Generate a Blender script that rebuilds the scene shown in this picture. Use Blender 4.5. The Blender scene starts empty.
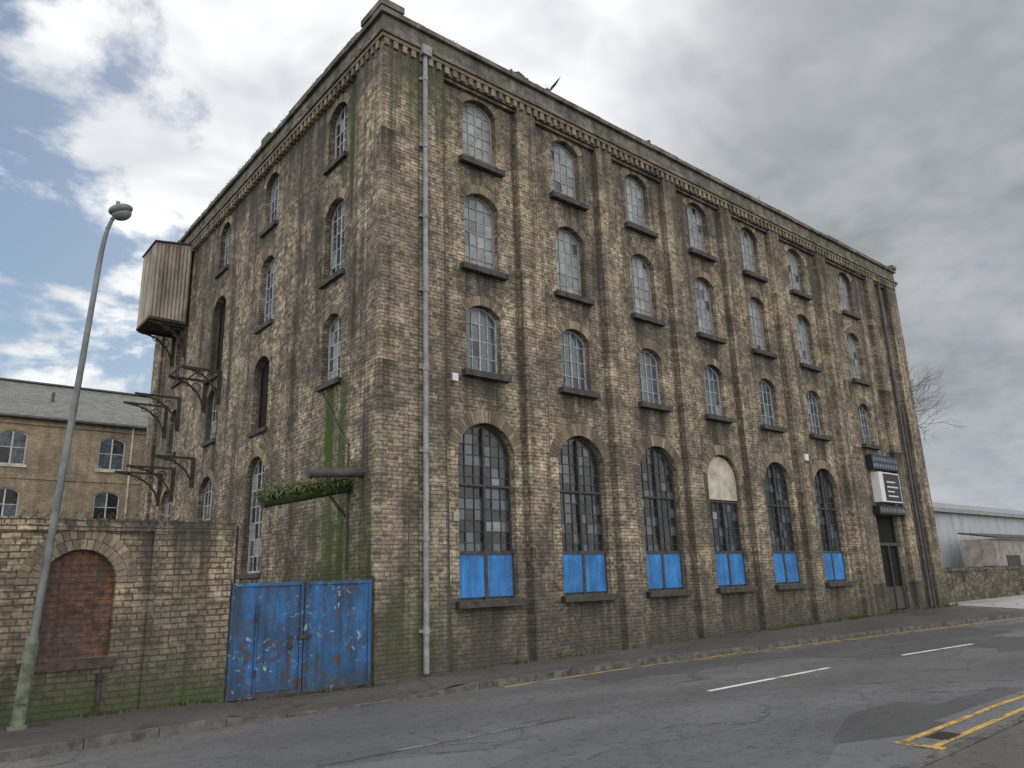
import bpy, bmesh, math, random
from mathutils import Vector, Matrix, Euler
from mathutils.geometry import tessellate_polygon
random.seed(7)
R=random.random
def U(a,b): return a+(b-a)*random.random()
scene=bpy.context.scene
COL=scene.collection

# ---------------------------------------------------------------- node helpers
class NT:
    def __init__(s,nt): s.nt=nt
    def n(s,t,props=None,**inp):
        nd=s.nt.nodes.new(t)
        if props:
            for k,v in props.items(): setattr(nd,k,v)
        for k,v in inp.items():
            key=k.replace('_',' ')
            s.set(nd.inputs[key],v)
        return nd
    def set(s,sock,v):
        if isinstance(v,bpy.types.NodeSocket): s.nt.links.new(v,sock)
        elif isinstance(v,bpy.types.Node): s.nt.links.new(v.outputs[0],sock)
        else:
            if isinstance(v,tuple) and len(v)==3 and sock.type=='RGBA': v=v+(1,)
            sock.default_value=v
    def math(s,op,a,b=0.0,c=0.0,clamp=False):
        nd=s.nt.nodes.new('ShaderNodeMath'); nd.operation=op; nd.use_clamp=clamp
        s.set(nd.inputs[0],a); s.set(nd.inputs[1],b); s.set(nd.inputs[2],c); return nd.outputs[0]
    def vmath(s,op,a,b=(0,0,0)):
        nd=s.nt.nodes.new('ShaderNodeVectorMath'); nd.operation=op
        s.set(nd.inputs[0],a); s.set(nd.inputs[1],b)
        return nd.outputs['Value'] if op in('DOT_PRODUCT','LENGTH','DISTANCE') else nd.outputs[0]
    def mr(s,v,a,b,c=0.0,d=1.0,smooth=False):
        nd=s.nt.nodes.new('ShaderNodeMapRange'); nd.clamp=True
        if smooth: nd.interpolation_type='SMOOTHSTEP'
        for i,x in enumerate((v,a,b,c,d)): s.set(nd.inputs[i],x)
        return nd.outputs[0]
    def mix(s,f,a,b,mode='MIX'):
        nd=s.nt.nodes.new('ShaderNodeMix'); nd.data_type='RGBA'; nd.blend_type=mode
        s.set(nd.inputs[0],f); s.set(nd.inputs[6],a); s.set(nd.inputs[7],b); return nd.outputs[2]
    def noise(s,vec,scale,detail=4,rough=.55,dist=0.0):
        nd=s.nt.nodes.new('ShaderNodeTexNoise')
        s.set(nd.inputs['Vector'],vec); nd.inputs['Scale'].default_value=scale; nd.inputs['Detail'].default_value=detail
        nd.inputs['Roughness'].default_value=rough; nd.inputs['Distortion'].default_value=dist
        return nd.outputs[0]
    def pos(s):
        return s.nt.nodes.new('ShaderNodeNewGeometry').outputs['Position']
    def sep(s,v):
        nd=s.nt.nodes.new('ShaderNodeSeparateXYZ'); s.set(nd.inputs[0],v); return nd.outputs
    def comb(s,x,y,z):
        nd=s.nt.nodes.new('ShaderNodeCombineXYZ')
        for i,v in enumerate((x,y,z)): s.set(nd.inputs[i],v)
        return nd.outputs[0]
    def bump(s,h,strength=.5,dist=.02):
        nd=s.nt.nodes.new('ShaderNodeBump'); nd.inputs['Strength'].default_value=strength; nd.inputs['Distance'].default_value=dist
        s.set(nd.inputs['Height'],h); return nd.outputs[0]
def newmat(name):
    m=bpy.data.materials.new(name); m.use_nodes=True; nt=m.node_tree; nt.nodes.clear()
    t=NT(nt); b=nt.nodes.new('ShaderNodeBsdfPrincipled'); o=nt.nodes.new('ShaderNodeOutputMaterial')
    nt.links.new(b.outputs[0],o.inputs[0])
    b.inputs['Specular IOR Level'].default_value=.3
    return m,t,b
def simple(name,col,rough=.7,var=.25,scale=6,metal=0,spec=.3,bump=0,stretch=None):
    m,t,b=newmat(name); p=t.pos()
    v=t.vmath('MULTIPLY',p,stretch) if stretch else p
    n=t.noise(v,scale,3,.65)
    dark=tuple(c*(1-var*1.6) for c in col); lite=tuple(min(1,c*(1+var)) for c in col)
    c=t.mix(t.mr(n,.3,.7),dark,lite)
    t.set(b.inputs['Base Color'],c); b.inputs['Roughness'].default_value=rough; b.inputs['Metallic'].default_value=metal
    b.inputs['Specular IOR Level'].default_value=spec
    if bump: t.set(b.inputs['Normal'],t.bump(n,bump,.02))
    return m

# ---------------------------------------------------------------- mesh builder
class MB:
    def __init__(s): s.v=[];s.f=[];s.m=[];s.c=[]
    def poly(s,pts,mi=0,c=0.5):
        b=len(s.v); s.v+= [tuple(p) for p in pts]; s.f.append(list(range(b,b+len(pts)))); s.m.append(mi); s.c.append(c)
    def hexa(s,p,mi=0,c=0.5):
        b=len(s.v); s.v+=[tuple(x) for x in p]
        for f in ((0,3,2,1),(4,5,6,7),(0,1,5,4),(1,2,6,5),(2,3,7,6),(3,0,4,7)):
            s.f.append([b+i for i in f]); s.m.append(mi); s.c.append(c)
    def box(s,a,b_,mi=0,c=0.5):
        x0,y0,z0=a;x1,y1,z1=b_
        s.hexa([(x0,y0,z0),(x1,y0,z0),(x1,y1,z0),(x0,y1,z0),(x0,y0,z1),(x1,y0,z1),(x1,y1,z1),(x0,y1,z1)],mi,c)
    def cyl(s,p0,p1,r0,r1=None,n=10,mi=0,caps=True,c=.5):
        if r1 is None:r1=r0
        p0=Vector(p0);p1=Vector(p1);d=(p1-p0)
        if d.length<1e-6:return
        d.normalize(); a=d.orthogonal().normalized(); e=d.cross(a)
        b=len(s.v)
        for P,r in((p0,r0),(p1,r1)):
            for i in range(n):
                t=2*math.pi*i/n; s.v.append(tuple(P+a*math.cos(t)*r+e*math.sin(t)*r))
        for i in range(n):
            j=(i+1)%n; s.f.append([b+i,b+j,b+n+j,b+n+i]); s.m.append(mi); s.c.append(c)
        if caps:
            s.f.append([b+i for i in range(n)][::-1]); s.m.append(mi); s.c.append(c)
            s.f.append([b+n+i for i in range(n)]); s.m.append(mi); s.c.append(c)
    def tube(s,pts,r,n=8,mi=0):
        for i in range(len(pts)-1):
            ra=r if not isinstance(r,(list,tuple)) else r[i]; rb=r if not isinstance(r,(list,tuple)) else r[i+1]
            s.cyl(pts[i],pts[i+1],ra,rb,n,mi)
    def sphere(s,c,r,mi=0,n=12,m=8,sc=(1,1,1),rot=None):
        b=len(s.v)
        for i in range(m+1):
            th=math.pi*i/m
            for j in range(n):
                ph=2*math.pi*j/n
                p=Vector((math.sin(th)*math.cos(ph)*r*sc[0],math.sin(th)*math.sin(ph)*r*sc[1],math.cos(th)*r*sc[2]))
                if rot: p=rot@p
                s.v.append(tuple(p+Vector(c)))
        for i in range(m):
            for j in range(n):
                k=(j+1)%n
                s.f.append([b+i*n+j,b+(i+1)*n+j,b+(i+1)*n+k,b+i*n+k]); s.m.append(mi); s.c.append(.5)
    def build(s,name,mats,parent=None,smooth=False,attr=False):
        me=bpy.data.meshes.new(name); me.from_pydata(s.v,[],s.f)
        for m in mats: me.materials.append(m)
        me.polygons.foreach_set('material_index',s.m)
        if smooth: me.polygons.foreach_set('use_smooth',[True]*len(s.f))
        if attr:
            a=me.attributes.new('rnd','FLOAT','FACE'); a.data.foreach_set('value',s.c)
        me.update()
        o=bpy.data.objects.new(name,me); COL.objects.link(o)
        if parent: o.parent=parent
        return o
def empty(name,loc=(0,0,0)):
    o=bpy.data.objects.new(name,None); COL.objects.link(o); return o

# ---------------------------------------------------------------- materials
def brick_mat(name,c1,c2,mortar,bw=.25,rh=.088,soot=1.0,green=None,mort=.010,bias=-.1,lowdirt=True,zsoot=(12.6,15.2),sills=False,far=False):
    m,t,b=newmat(name); p=t.pos(); x,y,z=t.sep(p)
    big=t.noise(p,.4,4,.65,.6)
    u=t.math('ADD',x,y); uv=t.comb(u,t.math('ADD',z,t.math('MULTIPLY',big,.10)),0.0)
    br=t.n('ShaderNodeTexBrick',{'offset':.5,'squash':.55,'squash_frequency':4},Vector=uv,Color1=c1,Color2=c2,Mortar=mortar,Scale=1.0)
    br.inputs['Mortar Size'].default_value=mort; br.inputs['Mortar Smooth'].default_value=.35
    br.inputs['Bias'].default_value=bias; br.inputs['Brick Width'].default_value=bw; br.inputs['Row Height'].default_value=rh
    col=br.outputs['Color']
    cell=t.comb(t.math('FLOOR',t.math('DIVIDE',u,bw*.5)),t.math('FLOOR',t.math('DIVIDE',z,rh)),0.0)
    wn=t.nt.nodes.new('ShaderNodeTexWhiteNoise'); wn.noise_dimensions='2D'; t.set(wn.inputs['Vector'],cell)
    if not far:
        odd=t.math('GREATER_THAN',wn.outputs[0],.82)
        col=t.mix(t.math('MULTIPLY',odd,.6),col,tuple(c*.38 for c in c2))
        pale=t.math('LESS_THAN',wn.outputs[0],.12)
        col=t.mix(t.math('MULTIPLY',pale,.4),col,tuple(min(1,c*1.4) for c in c1))
    col=t.mix(t.mr(big,.40,.60,0,.66*soot),col,(.083,.076,.067))
    med=t.noise(t.vmath('ADD',p,(5,9,3)),1.7,3,.6)
    col=t.mix(t.mr(med,.46,.66,0,.58*soot),col,(.075,.07,.061))
    col=t.mix(t.mr(med,.44,.28,0,.3),col,tuple(c*1.12 for c in c1))
    fine=t.noise(p,16,1,.7)
    col=t.mix(1.0,col,t.mix(t.mr(fine,.3,.7),(.60,.60,.61),(1.2,1.19,1.16)),'MULTIPLY')
    st=t.noise(t.vmath('MULTIPLY',p,(1.7,1.7,.11)),1.6,4,.65)
    col=t.mix(t.mr(st,.47,.67,0,.8*soot),col,(.044,.042,.038))
    if sills:
        mm=t.math('ABSOLUTE',t.math('SUBTRACT',t.math('MODULO',t.math('ADD',x,-2.92+1.555+31.1),3.11),1.555))
        zf=None
        for zt in (12.2,9.25,6.58,1.35):
            k=t.math('MULTIPLY',t.mr(z,zt-1.5,zt,0,1),t.math('LESS_THAN',z,zt))
            zf=k if zf is None else t.math('ADD',zf,k)
        k=t.math('MULTIPLY',t.math('MULTIPLY',zf,t.mr(mm,.45,.8,1,0)),t.mr(st,.33,.56,.25,1))
        col=t.mix(k,col,(.044,.042,.037))
        pil_shade=t.mr(mm,1.06,1.2,0,1); pil_shade=t.math('MULTIPLY',pil_shade,t.mr(mm,1.2,1.24,1,0))  # crease shade beside the pilasters, painted into the brick colour
        col=t.mix(t.math('MULTIPLY',pil_shade,.65),col,(.042,.039,.035))
    zs=t.mr(t.math('ADD',z,t.math('MULTIPLY',t.math('SUBTRACT',st,.5),5.5)),zsoot[0],zsoot[1],0,.82*soot)
    col=t.mix(zs,col,(.052,.049,.044))
    if lowdirt:
        lo=t.mr(t.math('ADD',z,t.math('MULTIPLY',t.math('SUBTRACT',big,.5),3)),.1,2.3,.85,0)
        col=t.mix(lo,col,(.062,.059,.05))
    if green:
        for (c,r_,k) in green:
            dd=t.vmath('LENGTH',t.vmath('DIVIDE',t.vmath('SUBTRACT',p,c),r_))
            mk=t.math('MULTIPLY',t.mr(dd,.2,1.0,1,0,True),t.mr(st,.34,.55,.3,1))
            g=(.052,.075,.026) if k>0 else (.03,.029,.026)
            col=t.mix(t.math('MULTIPLY',mk,abs(k)),col,g)
    t.set(b.inputs['Base Color'],col); b.inputs['Roughness'].default_value=.9
    b.inputs['Specular IOR Level'].default_value=.12
    if not far:
        t.set(b.inputs['Normal'],t.bump(t.math('MULTIPLY',br.outputs['Fac'],-1.0),.8,.013))
    return m
M={}
M['brickR']=brick_mat('brick_buff',(.51,.435,.32),(.28,.222,.155),(.135,.123,.105),soot=.92,sills=True,
   green=[((1.2,0,13.6),(1.3,1,1.6),.5),((.8,0,1.0),(1.2,1,1.4),.5)])
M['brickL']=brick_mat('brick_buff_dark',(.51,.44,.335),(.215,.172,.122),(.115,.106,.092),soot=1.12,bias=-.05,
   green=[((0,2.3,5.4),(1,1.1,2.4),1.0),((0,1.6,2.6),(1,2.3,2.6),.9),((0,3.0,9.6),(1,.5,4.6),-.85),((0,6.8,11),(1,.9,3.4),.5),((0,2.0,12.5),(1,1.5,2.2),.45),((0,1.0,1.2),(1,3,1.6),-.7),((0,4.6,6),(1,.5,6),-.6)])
M['brickW']=brick_mat('brick_boundary',(.47,.395,.275),(.28,.22,.145),(.085,.077,.066),bw=.27,rh=.096,soot=.9,mort=.014,zsoot=(2.5,3.4),
   green=[((-4,0,.2),(6,1,.7),.6)])
M['brickBG']=brick_mat('brick_far',(.40,.33,.23),(.28,.225,.155),(.2,.17,.13),soot=.5,zsoot=(20,22),lowdirt=False,far=True)
M['brickRed']=brick_mat('brick_red',(.19,.078,.052),(.115,.055,.04),(.075,.06,.05),bw=.25,rh=.088,soot=.85,lowdirt=False)
def vous(name,a,b_):
    m,t,b=newmat(name); at=t.nt.nodes.new('ShaderNodeAttribute'); at.attribute_name='rnd'
    p=t.pos(); n=t.noise(p,12,3,.7); st=t.noise(t.vmath('MULTIPLY',p,(1.7,1.7,.2)),1.6,3)
    c=t.mix(at.outputs['Fac'],a,b_); c=t.mix(t.mr(n,.35,.7,0,.5),c,(.08,.065,.05)); c=t.mix(t.mr(st,.42,.66,0,.7),c,(.052,.048,.042))
    t.set(b.inputs['Base Color'],c); b.inputs['Roughness'].default_value=.9
    return m
M['vous']=vous('brick_arch',(.14,.11,.08),(.35,.29,.205))
M['vousRed']=vous('brick_arch_wall',(.16,.13,.095),(.34,.285,.2))
M['stone']=simple('sill_stone',(.062,.06,.054),.85,.35,5,bump=.3)
def parapet():
    m,t,b=newmat('parapet_stone'); p=t.pos(); n=t.noise(p,3.5,4,.7); st=t.noise(t.vmath('MULTIPLY',p,(1.5,1.5,.25)),1.3,4)
    c=t.mix(t.mr(n,.35,.65),(.075,.07,.06),(.22,.20,.17)); c=t.mix(t.mr(st,.42,.66,0,.75),c,(.045,.042,.037))
    c=t.mix(t.mr(t.noise(p,1.1,3),.53,.66,0,.65),c,(.065,.075,.035))
    t.set(b.inputs['Base Color'],c); b.inputs['Roughness'].default_value=.95; t.set(b.inputs['Normal'],t.bump(n,.6,.03)); return m
M['parapet']=parapet()
def glass(name,base,rough,dirt,dcol,spec=.5):
    m,t,b=newmat(name); p=t.pos(); n=t.noise(p,2.4,3,.7); n2=t.noise(p,.9,1)
    c=t.mix(t.mr(n,.4,.75,0,dirt),base,dcol); t.set(b.inputs['Base Color'],c)
    t.set(b.inputs['Roughness'],t.mr(n,.3,.75,rough,rough+.35)); b.inputs['Specular IOR Level'].default_value=spec
    t.set(b.inputs['Normal'],t.bump(n2,.25,.03)); return m
M['g_dark']=glass('glass_dark',(.012,.014,.016),.08,.3,(.06,.06,.058),.45)
M['g_blue']=glass('glass_blue',(.04,.06,.078),.07,.5,(.12,.14,.155),.6)
M['g_haze']=glass('glass_hazy',(.22,.24,.255),.35,.8,(.11,.115,.115))
M['g_pale']=glass('glass_pale',(.29,.31,.32),.4,.7,(.15,.155,.155))
M['frame_grey']=simple('frame_grey',(.25,.25,.24),.6,.3,9)
M['frame_pale']=simple('frame_pale',(.33,.34,.34),.6,.3,9)
M['frame_dark']=simple('frame_dark',(.05,.05,.05),.6,.3,9)
M['frame_white']=simple('frame_white',(.45,.45,.43),.6,.3,9)
M['cream']=simple('cream_board',(.42,.39,.33),.75,.25,2)
def paint(name,base,spots,scale,thr,dirt,rust=.6):
    m,t,b=newmat(name); p=t.pos(); x,y,z=t.sep(p)
    n=t.noise(p,1.6,5,.65); st=t.noise(t.vmath('MULTIPLY',p,(3.5,3.5,.4)),1.5,5,.65)
    c=t.mix(t.mr(n,.3,.7),tuple(k*.55 for k in base),tuple(k*1.3 for k in base))
    c=t.mix(t.mr(st,.40,.66,0,dirt),c,(.022,.035,.05))
    f=t.noise(p,scale,5,.75,.6); clus=t.noise(p,1.1,3)
    mk=t.math('MULTIPLY',t.mr(f,thr,thr+.03),t.mr(clus,.42,.55))
    c=t.mix(mk,c,spots)
    ru=t.noise(p,5,5,.7); c=t.mix(t.math('MULTIPLY',t.mr(ru,rust,rust+.08),t.mr(z,.3,1.6,1,.45)),c,(.07,.04,.022))
    c=t.mix(t.mr(t.math('ADD',z,t.math('MULTIPLY',st,.6)),.35,.8,.7,0),c,(.04,.04,.035))
    t.set(b.inputs['Base Color'],c); b.inputs['Roughness'].default_value=.55
    t.set(b.inputs['Normal'],t.bump(t.math('ADD',n,t.math('MULTIPLY',mk,-.3)),.35,.03)); return m
M['gate']=paint('gate_blue_paint',(.026,.12,.30),(.30,.35,.39),9,.6,.9,.54)
M['blue']=paint('board_blue_paint',(.035,.20,.52),(.3,.36,.45),7,.64,.5,.72)
M['pipe']=simple('pipe_grey',(.24,.25,.26),.6,.25,4)
M['pipe_dark']=simple('pipe_dark',(.07,.07,.07),.6,.3,4)
M['iron']=simple('rusty_iron',(.05,.042,.037),.8,.4,7)
M['lampmetal']=simple('lamp_steel',(.14,.155,.155),.5,.25,3,metal=.2)
M['lampbase']=simple('lamp_base_moss',(.14,.155,.115),.8,.4,5)
M['corr']=simple('corrugated_tan',(.26,.23,.195),.7,.4,2.5,stretch=(1,1,.25))
M['corrg']=simple('corrugated_grey',(.36,.375,.39),.6,.15,1.0,stretch=(1,1,.2))
def slate():
    m,t,b=newmat('slate_roof'); p=t.pos(); x,y,z=t.sep(p)
    br=t.n('ShaderNodeTexBrick',{'offset':.5},Vector=t.comb(x,t.math('MULTIPLY',z,2.0),0.0),Color1=(.12,.125,.125),Color2=(.18,.18,.17),Mortar=(.06,.06,.06),Scale=1.0)
    br.inputs['Brick Width'].default_value=.35;br.inputs['Row Height'].default_value=.24;br.inputs['Mortar Size'].default_value=.012
    n=t.noise(p,1.2,4); c=t.mix(t.mr(n,.48,.68,0,.6),br.outputs[0],(.14,.15,.10))
    t.set(b.inputs['Base Color'],c); b.inputs['Roughness'].default_value=.9; b.inputs['Specular IOR Level'].default_value=.15; return m
M['slate']=slate()
def leaf(name,a,b_):
    m,t,b=newmat(name); at=t.nt.nodes.new('ShaderNodeAttribute'); at.attribute_name='rnd'
    t.set(b.inputs['Base Color'],t.mix(at.outputs['Fac'],a,b_)); b.inputs['Roughness'].default_value=.8; return m
M['leaf']=leaf('weed_leaf',(.03,.045,.015),(.1,.13,.04))
M['leafdry']=leaf('weed_dry',(.05,.042,.025),(.13,.1,.05))
M['moss']=simple('moss',(.05,.065,.025),.95,.5,14,bump=.8)
M['bark']=simple('bark',(.12,.11,.10),.9,.3,6)
def rubble():
    m,t,b=newmat('rubble_stone'); p=t.pos(); vo=t.n('ShaderNodeTexVoronoi',{'feature':'DISTANCE_TO_EDGE'},Vector=t.vmath('MULTIPLY',p,(2.2,2.2,3.6)),Scale=1.0)
    v2=t.n('ShaderNodeTexVoronoi',None,Vector=t.vmath('MULTIPLY',p,(2.2,2.2,3.6)),Scale=1.0)
    c=t.mix(t.mr(t.sep(v2.outputs['Color'])[0],0,1),(.06,.053,.04),(.17,.145,.11)); c=t.mix(t.mr(vo.outputs[0],0,.08,1,0),c,(.05,.047,.042))
    t.set(b.inputs['Base Color'],c); b.inputs['Roughness'].default_value=.95; t.set(b.inputs['Normal'],t.bump(t.mr(vo.outputs[0],0,.15),.7,.05)); return m
M['rubble']=rubble()
def asphalt(name,a,b_,tint=(1,1,1),cracks=True,patch=True):
    m,t,b=newmat(name); p=t.pos(); x,y,z=t.sep(p)
    f=t.noise(p,45,2,.8); g=t.noise(p,7,3,.7); big=t.noise(t.vmath('MULTIPLY',p,(.35,1,1)),.6,4,.6)
    c=t.mix(t.mr(f,.3,.7),tuple(a*k for k in tint),tuple(b_*k for k in tint))
    c=t.mix(t.mr(big,.35,.7,0,.7),c,tuple(b_*1.4*k for k in tint)); c=t.mix(t.mr(g,.52,.72,0,.6),c,tuple(a*.5*k for k in tint))
    if patch:
        vo=t.n('ShaderNodeTexVoronoi',{'distance':'CHEBYCHEV'},Vector=t.vmath('MULTIPLY',p,(.17,.45,0)),Scale=1.0)
        r_=t.sep(vo.outputs['Color'])[0]
        c=t.mix(t.math('MULTIPLY',t.math('GREATER_THAN',r_,.7),.4),c,tuple(a*.65*k for k in tint))
        c=t.mix(t.math('MULTIPLY',t.math('LESS_THAN',r_,.18),.3),c,tuple(b_*1.6*k for k in tint))
    if cracks:
        dv=t.vmath('ADD',p,t.comb(t.math('MULTIPLY',g,.9),t.math('MULTIPLY',big,1.4),0.0))
        ed=t.n('ShaderNodeTexVoronoi',{'feature':'DISTANCE_TO_EDGE'},Vector=dv,Scale=.6)
        ck=t.math('MULTIPLY',t.mr(ed.outputs[0],0,.014,1,0),t.mr(big,.4,.55))
        c=t.mix(t.math('MULTIPLY',ck,.85),c,(.012,.012,.012))
    t.set(b.inputs['Base Color'],c); b.inputs['Roughness'].default_value=.85; b.inputs['Specular IOR Level'].default_value=.35
    t.set(b.inputs['Normal'],t.bump(f,.8,.015)); return m
M['road']=asphalt('asphalt',.055,.115,(.98,1,1.04))
M['pave']=asphalt('pavement_asphalt',.035,.08,(1,.98,.93),patch=False)
M['pave2']=asphalt('near_pavement',.06,.10,(1.1,.98,.93),patch=False)
M['conc']=asphalt('concrete',.2,.3,(1,.98,.93),patch=False)
M['kerb']=simple('kerb_stone',(.105,.10,.092),.9,.4,5,bump=.4)
M['ground']=asphalt('ground',.06,.1,(1,.98,.9),cracks=False,patch=False)
def lines(name,col,wear):
    m,t,b=newmat(name); p=t.pos(); n=t.noise(p,22,5,.8); g=t.noise(p,2.2,3)
    k=t.mr(t.math('ADD',n,t.math('MULTIPLY',g,.7)),wear,wear+.12)
    t.set(b.inputs['Base Color'],t.mix(k,col,(.07,.07,.07))); b.inputs['Roughness'].default_value=.8; return m
M['white']=lines('white_line',(.62,.62,.6),.9)
M['whiteworn']=lines('white_line_worn',(.2,.2,.2),.72)
M['yellow']=lines('yellow_line',(.48,.325,.085),.84)
M['yelworn']=lines('yellow_line_worn',(.38,.27,.08),.8)
M['black']=simple('black_panel',(.02,.022,.028),.4,.2,3)
M['signwhite']=simple('sign_white',(.6,.6,.6),.5,.08,3)
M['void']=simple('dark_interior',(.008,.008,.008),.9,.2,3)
M['wood']=simple('old_board',(.07,.062,.055),.85,.35,5,stretch=(1,1,.2))
M['bird']=simple('feathers',(.07,.07,.075),.8,.3,20)

# ---------------------------------------------------------------- façade construction
DS=.07
def PR0(u,d,z): return (u,d,z)
def PR(u,d,z): return (u,d+DS,z)
def PL(u,d,z): return (d,u,z)
def arc(w,z1,rise,n=12):
    if rise<.03: return [(-w/2,z1),(w/2,z1)],None
    r=((w/2)**2+rise**2)/(2*rise); zc=z1-r; a=math.asin(min(1,(w/2)/r)); 
    if rise>w/2: a=math.pi-a
    return [(r*math.sin(-a+2*a*i/n),zc+r*math.cos(-a+2*a*i/n)) for i in range(n+1)],(r,zc,a)
def outline(o):
    c,w,z0,z1,rise=o[:5]; pts,_=arc(w,z1,rise)
    return [(c-w/2,z0)]+[(c+a,b) for a,b in pts]+[(c+w/2,z0)]
def wall_sheet(mb,P,u0,u1,z0,z1,cols,d,mi=0,depth=.2):
    for ua,ub,ops in cols:
        ops=sorted(ops,key=lambda o:o[2]); 
        cuts=[z0]+[(ops[i][3]+ops[i+1][2])/2 for i in range(len(ops)-1)]+[z1]
        if not ops:
            mb.poly([P(ua,d,z0),P(ub,d,z0),P(ub,d,z1),P(ua,d,z1)],mi); continue
        for i,o in enumerate(ops):
            a,b=cuts[i],cuts[i+1]; out=[(ua,a),(ub,a),(ub,b),(ua,b)]; h=outline(o)
            allp=out+h
            for tri in tessellate_polygon([[Vector((p[0],p[1],0)) for p in out],[Vector((p[0],p[1],0)) for p in h]]):
                mb.poly([P(allp[k][0],d,allp[k][1]) for k in tri],mi)
            for k in range(len(h)):
                p,q=h[k],h[(k+1)%len(h)]
                mb.poly([P(p[0],d,p[1]),P(q[0],d,q[1]),P(q[0],d+depth,q[1]),P(p[0],d+depth,p[1])],mi)
def arch_bricks(mb,P,o,d,ring=.23,rings=1,proud=.014):
    c,w,z0,z1,rise=o[:5]
    if rise<.03: return
    pts,(r,zc,a)=arc(w,z1,rise)
    for k in range(rings):
        ri=r+.006+k*(ring+.012); ro=ri+ring
        n=max(7,int(round(2*a*(ri+ring*.3)/.095))); 
        for i in range(n):
            t0=-a+2*a*i/n+.004/ri*1.2; t1=-a+2*a*(i+1)/n-.004/ri*1.2
            if ri*(t1-t0)>.02:
                q=[(ri,t0),(ri,t1),(ro,t1),(ro,t0)]
                pr=proud+U(-.004,.004)
                f=[P(c+R_*math.sin(t),d-pr,zc+R_*math.cos(t)) for R_,t in q]
                bk=[P(c+R_*math.sin(t),d+.04,zc+R_*math.cos(t)) for R_,t in q]
                mb.hexa(f+bk,0,R())
def topz(o,u,inset=0):
    c,w,z0,z1,rise=o[:5]; w-=2*inset; z1-=inset; x=abs(u-c)
    if rise<.03: return z1
    rr=max(.02,rise-inset*.25); r=((w/2)**2+rr**2)/(2*rr); zc=z1-r
    return zc+math.sqrt(max(0,r*r-min(x,w/2)**2))
def window(P,o,d,nc,nr,frame,panes,parent,name='window',t=.055,bar=.028,mull=True,zlo=None):
    c,w,z0,z1,rise=o[:5]; mats=[frame]+[p[0] for p in panes]
    mb=MB()
    oo=outline(o); pi_,_=arc(w-2*t,z1-t,max(.02,rise-t*.25) if rise>.03 else 0)
    ii=[(c-w/2+t,z0+t)]+[(c+a,b) for a,b in pi_]+[(c+w/2-t,z0+t)]
    n=len(oo)
    for k in range(n):
        j=(k+1)%n
        mb.poly([P(oo[k][0],d,oo[k][1]),P(oo[j][0],d,oo[j][1]),P(ii[j][0],d,ii[j][1]),P(ii[k][0],d,ii[k][1])],0)
        mb.poly([P(ii[k][0],d,ii[k][1]),P(ii[j][0],d,ii[j][1]),P(ii[j][0],d+.06,ii[j][1]),P(ii[k][0],d+.06,ii[k][1])],0)
    zb=z0 if zlo is None else zlo
    us=[c-w/2+t+(w-2*t)*i/nc for i in range(nc+1)]; zs=[zb+(z1-zb)*i/nr for i in range(nr+1)]
    def pb(a_,b_): mb.box([min(a,b) for a,b in zip(a_,b_)],[max(a,b) for a,b in zip(a_,b_)],0)
    for i in range(1,nc):
        bw=bar*(1.9 if (mull and i*2==nc) else 1)
        zt=topz(o,us[i],t*.6)
        pb(P(us[i]-bw/2,d+.008,zb),P(us[i]+bw/2,d+.045,zt))
    for j in range(1,nr):
        z=zs[j]; hw=w/2-t
        while hw>.05 and topz(o,c+hw,t*.5)<z+.01: hw-=.02
        if hw<=.08: continue
        pb(P(c-hw,d+.014,z-bar/2),P(c+hw,d+.040,z+bar/2))
    tot=sum(p[1] for p in panes)
    for i in range(nc):
        for j in range(nr):
            ua,ub=us[i],us[i+1]; za,zb2=zs[j],zs[j+1]; top=[]
            for f in (1,.75,.5,.25,0):
                uu=ua+(ub-ua)*f; top.append((uu,max(za,min(zb2,topz(o,uu,t*.4)))))
            if max(q[1] for q in top)-za<.01: continue
            r_=R()*tot; mi=1
            for q,pn in enumerate(panes):
                if r_<pn[1]: mi=1+q;break
                r_-=pn[1]
            tl=U(-.006,.006);tl2=U(-.006,.006)
            f=lambda uu,zz:P(uu,d+.03+tl*(uu-ua)/(ub-ua)+tl2*(zz-za)/(zb2-za),zz)
            mb.poly([f(ua,za),f(ub,za)]+[f(*q) for q in top],mi)
    return mb.build(name,mats,parent)

WH=empty('brick_warehouse')
XC=[2.99,6.10,9.20,12.31,15.42,18.57,22.57]
rows=[(12.33,14.22,1.08,.3),(9.40,11.48,1.08,.3),(6.72,8.44,1.06,.26)]
Gz=(1.5,5.5,1.66,.66)
TOPW=14.62; XE=27.27; YE=18.5
edges=[1.75]+[ (XC[i]+XC[i+1])/2-.05 for i in range(5)]+[20.35,24.55]
colsR=[(.17,1.75,[])]
opsR=[]
for i,c in enumerate(XC):
    o=[(c,r[2],r[0],r[1],r[3]) for r in rows]
    if i<6: o.append((c,Gz[2],Gz[0],Gz[1],Gz[3]))
    else: o.append((23.03,1.76,.32,3.92,0))
    opsR.append(o); colsR.append((edges[i],edges[i+1],o))
colsR.append((24.55,XE,[]))
mb=MB()
wall_sheet(mb,PR,.1,XE,-.2,TOPW,colsR,.1,depth=.24)
mb.box((0,0,-.2),(1.75,.2,TOPW))
for e in edges[1:6]: mb.box((e-.34,0,-.2),(e+.34,.2,TOPW))
mb.box((20.05,0,-.2),(20.75,.2,TOPW))
mb.box((24.35,0,-.2),(25.05,.2,TOPW)); mb.box((26.3,0,-.2),(XE,.2,TOPW))
xs_=[(1.753,edges[1]-.343)]+[(edges[i]+.343,edges[i+1]-.343) for i in range(1,5)]+[(edges[5]+.343,20.047),(20.753,24.347),(25.053,26.297)]
for a,b_ in xs_:
    mb.box((a,.0,14.40),(b_,.2,TOPW-.003)); mb.box((a,.06,14.31),(b_,.2,14.397))
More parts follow.
